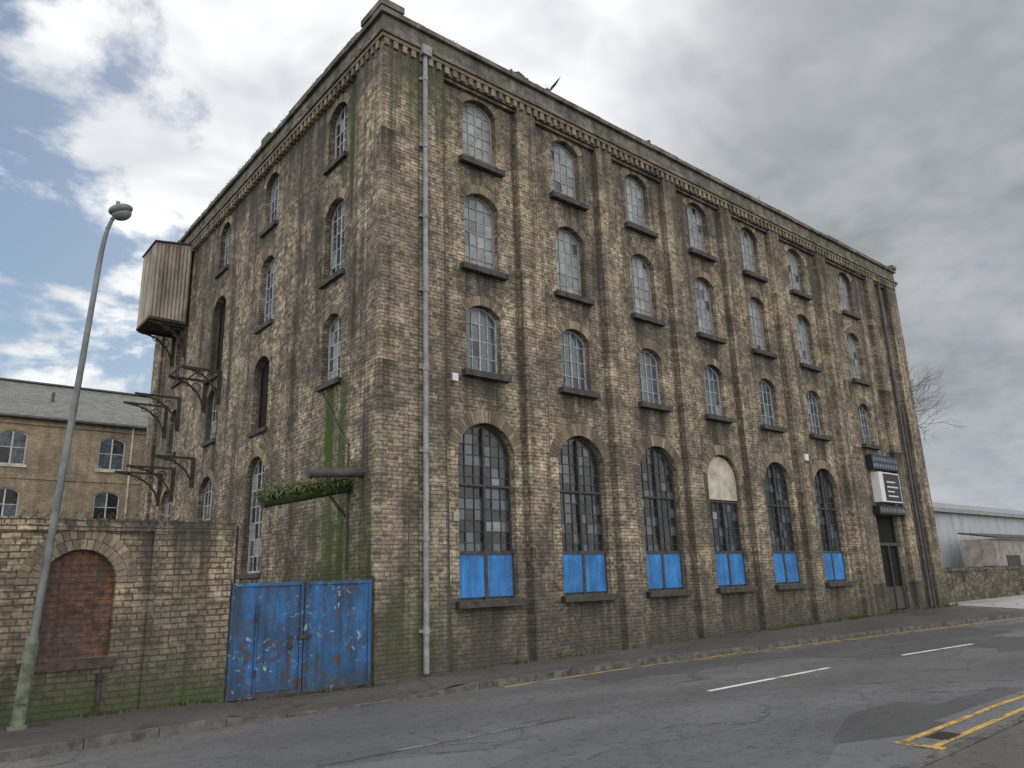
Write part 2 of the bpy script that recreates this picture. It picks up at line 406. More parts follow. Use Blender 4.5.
mb.build('street_front_wall',[M['brickR']],WH)
eL=[1.3,4.6,8.85,12.9,YE]
opsL=[[(2.48,1.0,12.5,14.2,.3),(2.48,1.06,9.3,11.43,.32),(2.48,.98,6.6,8.32,.28)],
 [(6.8,1.0,12.4,14.2,.3),(6.8,1.05,9.3,11.45,.3),(6.85,1.1,6.2,8.35,.3),(6.88,1.3,2.3,5.45,.5)],
 [(10.85,.98,12.45,14.2,.3),(10.9,1.15,8.72,11.5,.3),(10.95,1.0,6.55,8.33,.28),(11.0,1.3,2.3,5.4,.5)],
 [(15.1,1.0,9.45,11.2,.25),(15.2,1.0,6.75,8.4,.28),(15.3,1.3,2.3,5.45,.5)]]
mb=MB()
cl=[(.2,1.3,[])]+[(eL[i],eL[i+1],opsL[i]) for i in range(4)]
wall_sheet(mb,PL,.15,YE,-.2,TOPW,cl,.1,depth=.24)
mb.box((0,.2,-.2),(.15,1.3,TOPW)); mb.box((0,YE-1.1,-.2),(.15,YE,TOPW))
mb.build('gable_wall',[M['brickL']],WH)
mb=MB()
mb.box((.4,YE-.3,-.2),(XE-.02,YE,TOPW)); mb.box((XE-.3,.2,-.2),(XE-.001,YE-.31,TOPW))
mb.build('rear_walls',[M['brickL']],WH)
mb=MB(); mb.box((.3,.3,14.7),(XE-.3,YE-.3,14.9)); mb.build('flat_roof',[M['slate']],WH)
mb=MB(); ms=MB()
for o_ in opsR:
    for o in o_:
        arch_bricks(mb,PR,o,.1,ring=.23 if o[1]<1.5 else .3)
        c,w,z0=o[:3]
        if z0<1: continue
        ex=.16 if w<1.5 else .12
        ms.box((c-w/2-ex,.0+U(-.01,.01),z0-.15),(c+w/2+ex,.36,z0-.002))
for o_ in opsL:
    for o in o_:
        arch_bricks(mb,PL,o,.1)
        c,w,z0=o[:3]
        ms.box((0.0+U(-.01,.02),c-w/2-.1,z0-.13),(.32,c+w/2+.1,z0-.002))
mb.build('window_arches',[M['vous']],WH,attr=True)
ms.build('window_sills',[M['stone']],WH)
gh=[(M['g_haze'],10),(M['g_pale'],4),(M['g_blue'],1.0),(M['g_dark'],.35)]
gh2=[(M['g_haze'],8),(M['g_pale'],2),(M['g_blue'],2.2)]
gb=[(M['g_blue'],9),(M['g_dark'],1.5),(M['g_haze'],.4)]
gd=[(M['g_dark'],9),(M['g_blue'],4),(M['g_haze'],.2)]
for i,o_ in enumerate(opsR):
    window(PR,o_[0],.27,4,6,M['frame_grey'],gh,WH,bar=.024)
    window(PR,o_[1],.27,4,6,M['frame_grey'],gh if i%3 else gh2,WH,bar=.024)
    window(PR,o_[2],.27,4,4,M['frame_pale'],gb,WH,mull=True,bar=.024)
    if i<6:
        o=o_[3]; c=o[0]
        window(PR,o,.27,6,12,M['frame_dark'],gd,WH,mull=True,zlo=2.5,t=.06,bar=.022)
        mb=MB()
        def bx(a,b_,mi): mb.box((a[0],a[1]+DS,a[2]),(b_[0],b_[1]+DS,b_[2]),mi)
        bx((c-.77,.235,1.56),(c-.045,.262,2.48),0); bx((c+.045,.235,1.56),(c+.77,.262,2.48),0)
        bx((c-.83,.22,2.48),(c+.83,.29,2.56),1); bx((c-.045,.215,1.5),(c+.045,.29,2.48),1)
        bx((c-.83,.225,1.5),(c-.77,.29,2.48),1); bx((c+.77,.225,1.5),(c+.83,.29,2.48),1)
        bx((c-.03,.225,2.56),(c+.03,.27,5.40),1); bx((c-.77,.235,4.02),(c+.77,.265,4.07),1)
        mb.build('blue_board',[M['blue'],M['frame_dark']],WH)
        if i==3:
            mb=MB(); oo=(c,1.56,4.10,5.46,.62); pts=outline(oo); dd=.212
            mb.poly([PR(p[0],dd,p[1]) for p in pts],0)
            for k in range(len(pts)):
                p,q=pts[k],pts[(k+1)%len(pts)]; mb.poly([PR(p[0],dd,p[1]),PR(q[0],dd,q[1]),PR(q[0],.3,q[1]),PR(p[0],.3,p[1])],0)
            mb.build('cream_arch_board',[M['cream']],WH)
for i,o_ in enumerate(opsL):
    for k,o in enumerate(o_):
        dark=(i==1 and k==2) or (i==2 and k==1)
        if dark:
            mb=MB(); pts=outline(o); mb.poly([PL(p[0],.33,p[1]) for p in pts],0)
            c,w,z0,z1,_=o
            mb.box((.25,c-w/2,z0),(.29,c-w/2+.07,z1-.3),1); mb.box((.25,c+w/2-.07,z0),(.29,c+w/2,z1-.3),1)
            if i==2: mb.box((.26,c-w/2+.08,z0),(.30,c-.05,z0+1.0),1)
            mb.build('dark_doorway',[M['void'],M['wood']],WH)
        else:
            window(PL,o,.27,4,5 if o[1]<1.2 else 7,M['frame_pale'],[(M['g_dark'],3),(M['g_blue'],6),(M['g_haze'],2.5)],WH,mull=True,t=.06,bar=.03)
mc=MB(); mp=MB()
def cornice(P,u0,u1):
    n=int((u1-u0)/.25)
    for i in range(n):
        u=u0+.03+i*(u1-u0)/n
        a,b_=P(u,-.055,14.42+U(-.01,.01)),P(u+.125,.09,TOPW)
        mc.box([min(x,y) for x,y in zip(a,b_)],[max(x,y) for x,y in zip(a,b_)],0,R())
cornice(PR0,-.02,XE); cornice(PL,.12,YE)
def ring(o,z0,z1,th,mbx,mi=0):
    mbx.box((-o,-o,z0),(XE+o,th,z1),mi); mbx.box((-o,th+.0,z0),(th,YE,z1),mi)
ring(.07,TOPW,TOPW+.1,.2,mc)
mc.build('corbel_course',[M['vous']],WH,attr=True)
ring(.12,TOPW+.102,TOPW+.2,.25,mp)
ring(.02,TOPW+.202,15.28,.3,mp)
x=-.12
while x<XE+.1:
    l=min(U(1.0,1.5),XE+.12-x); mp.box((x,-.12+U(-.015,.015),15.282),(x+l-.012,.34,15.42+U(-.02,.02))); x+=l
y=.345
while y<YE:
    l=min(U(1.0,1.5),YE-y); mp.box((-.12+U(-.015,.015),y,15.282),(.34,y+l-.012,15.42+U(-.03,.03))); y+=l
mp.box((-.14,-.14,15.445),(.5,.9,15.62)); mp.box((-.08,1.2,15.455),(.3,2.3,15.53)); mp.box((XE-.3,-.16,15.445),(XE+.14,.4,15.6))
mp.box((-.06,3.3,15.455),(.3,5.4,15.56)); mp.box((-.08,6.9,15.455),(.3,7.5,15.66))
mp.build('parapet',[M['parapet']],WH)
mb=MB()
mb.cyl((1.13,-.09,.15),(1.13,-.09,14.75),.06,n=14,mi=0)
for z in [x*1.85+.9 for x in range(8)]:
    mb.cyl((1.13,-.09,z),(1.13,-.09,z+.14),.075,n=14,mi=0); mb.box((1.0,-.06,z+.03),(1.26,.01,z+.09),0)
mb.box((1.0,-.2,14.55),(1.26,.0,14.82),0)
mb.cyl((1.82,.10,.1),(1.82,.10,3.85),.035,mi=1); mb.sphere((1.82,.10,3.85),.05,1)
mb.build('downpipe',[M['pipe'],M['pipe_dark']],WH)
mb=MB()
mb.cyl((25.6,.05,.3),(25.6,.05,14.3),.07,mi=0); mb.cyl((25.6,.05,14.3),(25.3,-.05,14.7),.07,mi=0)
mb.cyl((26.05,.1,8.2),(25.72,.05,9.0),.05,mi=0); mb.cyl((26.05,.1,.3),(26.05,.1,8.2),.05,mi=0)
mb.build('downpipe',[M['pipe_dark']],WH)
mb=MB()
mb.box((2.0,.11,6.4),(2.16,.175,6.58),0); mb.box((17.0,-.07,5.65),(17.2,0,5.88),0); mb.box((1.98,.10,3.2),(2.12,.175,3.4),1)
mb.build('alarm_box',[M['signwhite'],M['cream']],WH)
mb=MB()
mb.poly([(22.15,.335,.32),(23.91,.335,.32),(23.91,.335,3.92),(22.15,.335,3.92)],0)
mb.box((22.2,.24,.34),(22.3,.3,3.9),1); mb.box((23.78,.24,.34),(23.88,.3,3.9),1); mb.box((22.3,.24,2.75),(23.78,.3,2.87),1); mb.box((22.99,.24,.34),(23.07,.3,2.75),1)
mb.box((22.34,.29,.36),(22.97,.31,1.2),2); mb.box((23.09,.29,.36),(23.76,.31,1.2),2); mb.box((22.0,-.08,.15),(24.1,.2,.31),3)
mb.build('entrance_door',[M['void'],M['frame_dark'],M['wood'],M['stone']],WH)
SG=empty('wall_sign')
mb=MB()
mb.box((22.0,-.1,5.72),(24.25,.17,6.28),0); mb.box((22.0,-.1,3.95),(24.25,.17,4.28),0)
for i in range(9):
    for j in range(2): mb.box((22.08+i*.24,-.106,5.78+j*.25),(22.24+i*.24,-.101,5.94+j*.25),2)
for i in range(9): mb.box((22.08+i*.24,-.106,4.03),(22.24+i*.24,-.101,4.19),2)
mb.box((22.25,-.14,4.42),(24.05,.17,5.6),1); mb.box((22.62,-.146,4.47),(24.0,-.141,5.55),0)
mb.box((22.3,-.146,4.47),(22.58,-.141,5.55),1)
for i,(a,z) in enumerate([(.75,5.2),(.95,5.0),(.6,4.82),(.85,4.64)]): mb.box((22.85,-.152,z),(22.85+a,-.148,z+.05),1)
mb.build('panel',[M['black'],M['signwhite'],simple('sign_blue_grey',(.12,.16,.2),.4,.3,4)],SG)
# ---------------------------------------------------------------- hoist box, brackets
def corrug(mb,p0,p1,z0,z1,nrm,pitch,amp,mi=0,trap=False):
    p0=Vector(p0);p1=Vector(p1);L=(p1-p0).length;n=max(2,int(L/pitch*4)); nr=Vector(nrm); pts=[]
    for i in range(n+1):
        s_=i/n; ph=(i%4)
        a=[0,1,1,0][ph] if trap else math.sin(i*math.pi/2)
        pts.append(p0+(p1-p0)*s_+nr*amp*a)
    for i in range(n):
        a,b_=pts[i],pts[i+1]; mb.poly([(a.x,a.y,z0),(b_.x,b_.y,z0),(b_.x,b_.y,z1),(a.x,a.y,z1)],mi)
mb=MB()
bx0,by0,by1,bz0,bz1=-1.28,14.3,16.0,11.55,14.45
corrug(mb,(bx0,by0,0),(0,by0,0),bz0,bz1,(0,-1,0),.13,.02); corrug(mb,(bx0,by1,0),(bx0,by0,0),bz0,bz1,(-1,0,0),.13,.02); corrug(mb,(0,by1,0),(bx0,by1,0),bz0,bz1,(0,1,0),.13,.02)
mb.hexa([(bx0-.06,by0-.06,bz1),(0.02,by0-.06,bz1+.2),(0.02,by1+.06,bz1+.2),(bx0-.06,by1+.06,bz1),(bx0-.06,by0-.06,bz1+.05),(0.02,by0-.06,bz1+.25),(0.02,by1+.06,bz1+.25),(bx0-.06,by1+.06,bz1+.05)],1)
mb.poly([(bx0,by0,bz1),(0,by0,bz1),(0,by0,bz1+.2)],0)
mb.box((bx0-.02,by0-.03,bz0-.1),(0,by1+.03,bz0),1)
mb.build('hoist_housing',[M['corr'],M['iron']],WH)
def bracket(mb,Y,z,L,H):
    mb.box((-L,Y-.04,z-.07),(.1,Y+.04,z)); mb.box((-.02,Y-.04,z-H),(.1,Y+.04,z-.07))
    pts=[(-L*.92*(1-math.cos(math.pi/2*i/10)),Y,z-.07-(H*.9)*(1-math.sin(math.pi/2*i/10))) for i in range(11)]
    mb.tube(pts,.035,6)
    for (cx,cz,r) in ((-L*.22,z-.07-H*.2,H*.13),(-L*.5,z-.07-H*.11,H*.08)):
        mb.tube([(cx+r*math.cos(t*math.pi/5),Y,cz+r*math.sin(t*math.pi/5)) for t in range(11)],.018,5)
mb=MB()
for Y,z,L,H in ((14.4,11.44,1.25,1.2),(15.9,11.44,1.25,1.2),(10.25,8.72,1.15,1.1),(11.65,8.72,1.15,1.1),(14.5,8.72,1.45,1.25),(16.1,8.72,1.45,1.25),(14.5,6.15,1.5,1.2),(16.1,6.15,1.5,1.2),(12.3,6.2,1.2,1.0)):
    bracket(mb,Y,z,L,H)
mb.tube([(-1.1,10.25,8.73),(-1.1,11.65,8.73)],.03,6); mb.tube([(-.5,10.25,8.73),(-.5,11.65,8.73)],.03,6)
mb.build('iron_brackets',[M['iron']],WH)
mb=MB()
mb.cyl((-1.15,.62,4.12),(.1,.62,4.2),.10,n=14,mi=1); mb.cyl((-1.16,.62,4.12),(-1.22,.62,4.118),.12,n=14,mi=1)
mb.cyl((-1.85,1.35,3.60),(.12,1.2,4.02),.15,n=14,mi=2)
mb.tube([(-.5,1.25,3.85),(.08,1.25,3.2)],.03,6,0)
mb.tube([(.06,2.9,6.5),(.04,1.7,5.2),(-.04,1.2,4.9),(-.04,1.2,2.2)],.02,6,1)
mb.build('mossy_duct',[M['iron'],M['pipe_dark'],M['moss']],WH)

# ---------------------------------------------------------------- foliage clumps
def clump(mb,c,r,n,size,mi=0):
    for _ in range(n):
        v=Vector((random.gauss(0,.45)*r[0],random.gauss(0,.45)*r[1],random.gauss(0,.45)*r[2]))+Vector(c)
        a=Vector((U(-1,1),U(-1,1),U(-1,1))).normalized(); b_=a.orthogonal().normalized(); s_=size*U(.5,1.3)
        mb.poly([v,v+a*s_*.5+b_*s_*.25,v+a*s_,v+a*s_*.5-b_*s_*.25],mi,R())
def tuft(mb,c,h,n,spread,mi=0):
    for _ in range(n):
        a=U(0,6.28);b=Vector(c)+Vector((U(-spread,spread),U(-spread,spread)*.6,0)); d=Vector((math.cos(a)*U(.1,.6),math.sin(a)*U(.1,.6),1))*h*U(.4,1.1)
        s=Vector((-math.sin(a),math.cos(a),0))*.012
        mb.poly([b-s,b+s,b+d*.6+s*.7,b+d],mi,R())
mb=MB()
for i in range(18):
    f=i/17; k=U(.7,1.5); clump(mb,(-1.85+1.95*f,1.33-.13*f,3.72+.40*f+.05*(k-1)),(.2,.25*k,.2*k),int(U(60,170)),.07)
for i in range(16):
    f=R(); c=Vector((-1.85+1.95*f,1.2,3.66+.4*f))
    for _ in range(8):
        a=U(0,6.28); l=U(.15,.34); d=Vector((math.cos(a),math.sin(a)-.3,U(-.1,.7))).normalized()
        q=c+d*l*.6; e=q+Vector((d.x,d.y,-.8))*l*.5; s=d.cross(Vector((0,0,1))).normalized()*.016
        k=R(); mb.poly([c-s,c+s,q+s*1.4,q-s*1.4],0,k); mb.poly([q-s*1.4,q+s*1.4,e],0,k)
clump(mb,(.0,.9,4.3),(.25,.4,.22),260,.07); clump(mb,(.1,2.3,6.45),(.06,.5,.12),160,.06)
mb.build('ledge_ferns',[M['leaf']],None,attr=True)
mb=MB()
for _ in range(60):
    x=U(0,XE); clump(mb,(x,-.05,15.42 if R()<.4 else 14.83),(U(.05,.3),.06,U(.03,.07)),int(U(8,45)),.06,0 if R()<.4 else 1)
for _ in range(110):
    y=U(0,YE); clump(mb,(-.06,y,15.44 if R()<.45 else 14.84),(.06,U(.08,.5),U(.03,.1)),int(U(20,80)),.07,0 if R()<.4 else 1)
for x in (5.3,8.7,16): tuft(mb,(x,0,15.4),.25,10,.12,1)
mb.build('rooftop_weeds',[M['leaf'],M['leafdry']],None,attr=True)

# ---------------------------------------------------------------- boundary wall
BW=empty('boundary_brick_wall')
wy=.06; nicheo=(-5.17,1.05,.96,2.58,.52)
mb=MB()
wall_sheet(mb,PR0,-22,-2.84,-.2,2.95,[(-22,-8.2,[]),(-8.2,-4.1,[nicheo]),(-4.1,-2.84,[])],wy,depth=.12)
mb.poly([(-22,wy+.4,-.2),(-2.84,wy+.4,-.2),(-2.84,wy+.4,2.95),(-22,wy+.4,2.95)]); mb.poly([(-2.84,wy,-.2),(-2.84,wy+.4,-.2),(-2.84,wy+.4,2.95),(-2.84,wy,2.95)])
mb.box((-4.15,wy-.05,-.2),(-2.84,wy+.02,2.86)); 
mb.box((-22,wy-.05,2.87),(-2.80,wy+.45,2.96)); 
x=-22
while x<-2.82:
    l=.12; h=3.06+U(-.02,.02)
    if not(-7<x<-2.9 and R()<.08): mb.box((x,wy-.02+U(-.01,.01),2.962),(x+l-.008,wy+.42,h))
    x+=l
mb.build('wall_body',[M['brickW']],BW)
mb=MB(); mb.poly([(-5.75,wy+.1,.9),(-4.6,wy+.1,.9),(-4.6,wy+.1,2.62),(-5.75,wy+.1,2.62)]); mb.build('bricked_up_arch',[M['brickRed']],BW)
mb=MB(); arch_bricks(mb,PR0,nicheo,wy,ring=.15,rings=2,proud=.018); mb.build('arch_ring',[M['vousRed']],BW,attr=True)
mb=MB(); mb.box((-5.85,wy-.05,.80),(-4.55,wy+.15,.955)); mb.build('niche_sill',[simple('sill_brown',(.07,.05,.04),.85,.4,6,bump=.3)],BW)
mb=MB(); mb.tube([(-4.75,wy-.05,.62),(-4.75,wy-.08,.1)],.03,8); mb.box((-4.8,wy-.1,.62),(-4.7,wy,.72)); mb.build('small_drain_pipe',[M['iron']],BW)
mb=MB()
mb.cyl((-2.72,wy+.1,1.9),(-2.72,wy+.1,3.0),.02,n=6)
for z in (2.35,2.7,2.95):
    mb.tube([(-2.72+2.72*i/12,wy+.1,z-.12*math.sin(math.pi*i/12)+U(-.01,.01)) for i in range(13)],.005,4)
    for i in range(1,18): 
        x=-2.72+2.72*i/18; mb.tube([(x,wy+.08,z-.03-.1*math.sin(math.pi*i/18)),(x+.02,wy+.12,z+.03-.1*math.sin(math.pi*i/18))],.004,3)
pts=[(-4.4-2.2*i/60+.07*math.sin(i*1.3),wy+.2+.08*math.cos(i*1.3),3.12+.07*math.sin(i*1.3+1)) for i in range(61)]
mb.tube(pts,.006,3)
mb.build('barbed_wire',[M['iron']],None)
G=empty('blue_metal_gate')
mb=MB(); gy=wy+.02
z0,z1=.08,2.0
for a,b_ in ((-2.80,-1.46),(-1.44,-.06)):
    corrug(mb,(a+.03,gy,0),(b_-.03,gy,0),z0,z1-.02,(0,-1,0),.5,.014,0,True)
    mb.box((a,gy-.04,z0),(a+.06,gy+.03,z1)); mb.box((b_-.06,gy-.04,z0),(b_,gy+.03,z1)); mb.box((a+.06,gy-.035,z1-.06),(b_-.06,gy+.03,z1)); mb.box((a+.06,gy-.035,z0),(b_-.06,gy+.03,z0+.06))
mb.box((-2.3,gy-.045,.16),(-1.62,gy-.018,1.62)); mb.box((-2.34,gy-.03,.12),(-1.58,gy-.016,1.66))
for z in (.4,1.35): mb.cyl((-2.33,gy-.06,z),(-2.33,gy-.06,z+.14),.02,n=8,mi=1)
mb.box((-1.74,gy-.07,.85),(-1.66,gy-.045,1.05),1); mb.box((-1.55,gy-.07,1.0),(-1.3,gy-.045,1.06),1)
mb.box((-2.84,gy-.03,.0),(-2.805,gy+.06,2.08),1); mb.box((-.05,gy-.03,0),(-.005,gy+.05,2.08),1)
mb.build('gate_leaves',[M['gate'],M['iron']],G)

# ---------------------------------------------------------------- street lamp
SL=empty('street_lamp'); lx,ly=-5.81,-.36
mb=MB()
mb.cyl((lx,ly,.1),(lx,ly,.16),.13,n=16,mi=1); mb.cyl((lx,ly,.16),(lx+.055,ly,1.25),.088,n=18,mi=1); mb.cyl((lx+.055,ly,1.25),(lx+.06,ly,1.34),.088,.06,n=18,mi=1)
pts=[(lx+.06,ly,1.34),(lx+.19,ly,4.0),(lx+.33,ly,7.1),(lx+.345,ly,7.4),(lx+.37,ly,7.65),(lx+.40,ly,7.85),(lx+.45,ly,8.03),(lx+.51,ly,8.14)]
mb.tube(pts,[.056,.052,.042,.04,.036,.033,.03,.028],16,0)
for k in pts[2:-1]: mb.sphere(k,.038,0,10,6)
rot=Euler((0,math.radians(-24),0)).to_matrix()
mb.build('column',[M['lampmetal'],M['lampbase']],SL,smooth=False)
mb=MB(); hc=Vector((lx+.56,ly,8.22))
mb.sphere(hc+Vector((0,0,.02)),.2,0,20,10,(1.0,.8,.5),rot); mb.sphere(hc-Vector((-.02,0,.045)),.17,1,20,10,(.95,.78,.7),rot); mb.cyl(hc+Vector((-.05,0,.08)),hc+Vector((-.05,0,.16)),.035,n=10,mi=0)
mb.build('lantern',[M['lampmetal'],simple('lamp_lens',(.17,.18,.18),.25,.1,3)],SL,smooth=True)
mb=MB(); mb.box((lx-.03,ly-.1,.45),(lx+.07,ly-.08,.95)); mb.build('access_door',[M['lampbase']],SL)

# ---------------------------------------------------------------- ground, road, pavement
def interp(P,x):
    for (a,b),(c,d) in zip(P,P[1:]):
        if x<=c: return b+(d-b)*(x-a)/(c-a)
    return P[-1][1]
def ks(x): return interp([(-80,-2.6),(-20,-2.4),(-8,-2.2),(-4,-1.88),(1,-1.82),(5,-1.72),(10,-1.95),(18,-2.6),(25,-3.15),(32,-4.1),(45,-6.8),(70,-14),(160,-50)],x)
def base(x): return interp([(-80,.12),(-3.2,.12),(-2.6,.05),(0,.02),(1.2,.10),(27,.30),(160,.3)],x)
def kt(x): return interp([(-80,.115),(-3.3,.115),(-2.7,.03),(.0,.03),(.7,.115),(160,.115)],x)
mb=MB(); mb.poly([(-600,-600,-.03),(900,-600,-.03),(900,900,-.03),(-600,900,-.03)]); mb.build('ground',[M['ground']])
xs=[-80,-60,-40,-20,-12,-8,-6,-4.5,-3.3,-3,-2.7,-2,-1,0,.3,.7,1.2,2,3,4,5,6,8,10,12,14,16,18,20,22,25,28,30,32,36,40,45,50,60,70,100,160]
mb=MB()
for a,b in zip(xs,xs[1:]):
    mb.poly([(a,ks(a)-8.0,0),(b,ks(b)-8.0,0),(b,ks(b)+.05,0),(a,ks(a)+.05,0)])
mb.build('road',[M['road']])
mb=MB()
for a,b in zip(xs,xs[1:]):
    if b>28.01: break
    mb.poly([(a,ks(a)+.13,kt(a)-.004),(b,ks(b)+.13,kt(b)-.004),(b,.2,base(b)),(a,.2,base(a))])
mb.poly([(28,ks(28)+.13,.11),(28,.2,.3),(28,19,.3),(27.2,19,.3),(27.2,.2,.3)])
mb.build('pavement',[M['pave']])
mb=MB()
for a,b in zip(xs,xs[1:]):
    mb.poly([(a,ks(a)-8.15,.1),(b,ks(b)-8.15,.1),(b,ks(b)-20,.14),(a,ks(a)-20,.14)])
mb.build('pavement',[M['pave2']])
mb=MB()
for a,b in zip(xs,xs[1:]):
    if a<28: continue
    mb.poly([(a,ks(a)+.13,.06),(b,ks(b)+.13,.06),(b,6,.09),(a,6,.09)])
mb.build('concrete_apron',[M['conc']])
mb=MB()
x=-20.
while x<60:
    l=.92; e=x+l-.012
    for s in (0,1):
        if s==1 and x>25: continue
        ya,yb=(ks(x),ks(e)) if s==0 else (ks(x)-8.14,ks(e)-8.14)
        ta,tb=(kt(x)+U(-.008,.008),kt(e)+U(-.008,.008)) if s==0 else (.105,.105)
        if x>28.5 and x<35: ta=tb=.07
        j=U(-.012,.012)
        mb.hexa([(x,ya+j,-.1),(e,yb+j,-.1),(e,yb+j+.13,-.1),(x,ya+j+.13,-.1),(x,ya+j+.012,ta),(e,yb+j+.012,tb),(e,yb+j+.13,tb),(x,ya+j+.13,ta)])
    x+=l
mb.build('kerb',[M['kerb']])
mb=MB()
def strip(mb,x0,x1,off,w,mi,z=.005):
    n=max(1,int((x1-x0)/.5))
    for i in range(n):
        a=x0+(x1-x0)*i/n;b=x0+(x1-x0)*(i+1)/n
        mb.poly([(a,ks(a)+off-w/2,z),(b,ks(b)+off-w/2,z),(b,ks(b)+off+w/2,z),(a,ks(a)+off+w/2,z)],mi)
for a,b,y in ((3.4,7.4,-5.18),(10.35,13.75,-5.33),(17.2,21,-5.9),(24.3,28,-6.7)):
    mb.poly([(a,y-.055,.005),(b,y-.055-(0 if a<9 else .25),.005),(b,y+.055-(0 if a<9 else .25),.005),(a,y+.055,.005)],0)
mb.poly([(-3.6,-5.2,.005),(.3,-5.2,.005),(.3,-5.1,.005),(-3.6,-5.1,.005)],1)
strip(mb,1.6,45,-.17,.08,2); strip(mb,6.5,45,-.37,.08,3)
strip(mb,1.55,30,-7.36,.085,2); strip(mb,1.55,30,-7.70,.085,2)
mb.poly([(1.41,-9.64,.0055),(1.545,-9.64,.0055),(1.545,-9.1,.0055),(1.41,-9.1,.0055)],2)
mb.build('road_markings',[M['white'],M['whiteworn'],M['yellow'],M['yelworn']])
mb=MB()
mb.box((1.95,-9.48,.0),(2.4,-9.23,.006),0)
for i in range(7): mb.box((1.99+i*.057,-9.46,.006),(2.01+i*.057,-9.25,.012),0)
mb.build('drain_grate',[M['iron']])
mb=MB()
for _ in range(220):
    x=U(1.8,28); k=R()
    if x<14 and k>.35: continue
    tuft(mb,(x,-.06,base(x)-.02),U(.06,.2),int(U(6,18)),.1,0)
for _ in range(60):
    x=U(-9,-2.8); tuft(mb,(x,wy-.09,.1),U(.05,.13),int(U(5,14)),.1,0)
for _ in range(25):
    x=U(-2.8,0); tuft(mb,(x,wy-.06,.04),U(.04,.1),8,.08,1)
mb.build('weeds',[M['leaf'],M['leafdry']],None,attr=True)
mb=MB()
for _ in range(700):
    x=U(-9,20); y=ks(x)-abs(random.gauss(0,.07))-.01 if R()<.6 else U(-.35,-.02)
    z=.008
    a=U(0,6.28); s=U(.01,.04); 
    if y>ks(x): z=kt(x)+(base(x)-kt(x))*((y-ks(x))/( .2-ks(x)))+.006
    mb.poly([(x,y,z),(x+s*math.cos(a),y+s*math.sin(a),z+.006),(x+s*math.cos(a+1.2),y+s*math.sin(a+1.2),z+.003)],0,R())
mb.build('fallen_leaves',[M['leafdry']],None,attr=True)

# ---------------------------------------------------------------- background buildings
BG=empty('slate_roofed_building'); Yb=34
mb=MB(); ops=[]
cols=[]; xb=[-17.5,-12.65,-7.8,-2.9,1.96,6.8]
for i,c in enumerate(xb):
    o=[(c,1.35,8.75,10.6,.22),(c,1.3,5.75,7.5,.22),(c,1.3,2.4,4.3,.22)]; ops+=o
    a=-20 if i==0 else (xb[i-1]+c)/2
    b=(c+xb[i+1])/2 if i<5 else 12
    cols.append((a,b,o))
wall_sheet(mb,lambda u,d,z:(u,Yb+d,z),-20,12,-.2,11.3,cols,0,depth=.15)
mb.poly([(-20,Yb,-.2),(-20,Yb+10,-.2),(-20,Yb+10,11.3),(-20,Yb+5,14.3),(-20,Yb,11.3)]); mb.poly([(12,Yb,-.2),(12,Yb+10,-.2),(12,Yb+10,11.3),(12,Yb+5,14.3),(12,Yb,11.3)])
mb.box((-20,Yb-.08,10.95),(12,Yb-.001,11.28)); mb.box((-20,Yb-.05,8.0),(12,Yb-.001,8.15))
mb.build('walls',[M['brickBG']],BG)
mb=MB()
mb.hexa([(-20.2,Yb-.3,11.3),(12.2,Yb-.3,11.3),(12.2,Yb+5,14.3),(-20.2,Yb+5,14.3),(-20.2,Yb-.3,11.42),(12.2,Yb-.3,11.42),(12.2,Yb+5,14.45),(-20.2,Yb+5,14.45)],0)
mb.hexa([(-20.2,Yb+5.002,14.3),(12.2,Yb+5.002,14.3),(12.2,Yb+10.3,11.3),(-20.2,Yb+10.3,11.3),(-20.2,Yb+5.002,14.45),(12.2,Yb+5.002,14.45),(12.2,Yb+10.3,11.42),(-20.2,Yb+10.3,11.42)],0)
mb.cyl((-20,Yb-.36,11.3),(12,Yb-.36,11.3),.07,mi=1); mb.cyl((2.95,Yb-.12,.2),(2.95,Yb-.12,11.3),.06,mi=2)
mb.box((-20,Yb+4.85,14.46),(12,Yb+5.15,14.56),1); mb.cyl((-1.0,Yb+2.2,12.6),(-1.0,Yb+2.2,13.4),.09,mi=1)
mb.build('roof',[M['slate'],M['pipe_dark'],M['cream']],BG)
for o in ops:
    window(lambda u,d,z:(u,Yb+d,z),o,.08,2,2,M['frame_white'],[(M['g_dark'],3),(M['g_blue'],3)],BG,t=.06,bar=.04)
ms=MB()
for o in ops: ms.box((o[0]-.8,Yb-.07,o[2]-.15),(o[0]+.8,Yb+.1,o[2]-.002))
ms.build('sills',[M['cream']],BG)
mb=MB()
x=33.5
while x<75:
    l=U(.3,.6); mb.box((x,3.0+U(-.03,.03),-.05),(x+l-.0,3.45,1.62)); mb.box((x,2.94,1.622),(x+l-.02,3.5,1.80+U(-.04,.04))); x+=l
mb.build('stone_boundary_wall',[M['rubble']])
SH=empty('corrugated_shed')
mb=MB()
corrug(mb,(50,13,0),(110,13,0),0,6.6,(0,-1,0),.5,.05,0); corrug(mb,(50,30,0),(50,13,0),0,6.6,(-1,0,0),.5,.05,0)
mb.hexa([(49.6,12.6,6.6),(110,12.6,6.6),(110,22,8.9),(49.6,22,8.9),(49.6,12.6,6.75),(110,12.6,6.75),(110,22,9.05),(49.6,22,9.05)],1)
mb.poly([(50,13,6.6),(50,30,6.6),(50,22,8.9)],0); mb.box((49.7,12.5,6.4),(110,12.59,6.62),2)
mb.build('shed_body',[M['corrg'],simple('shed_roof',(.22,.23,.24),.8,.2,1,spec=.15),M['frame_grey']],SH)
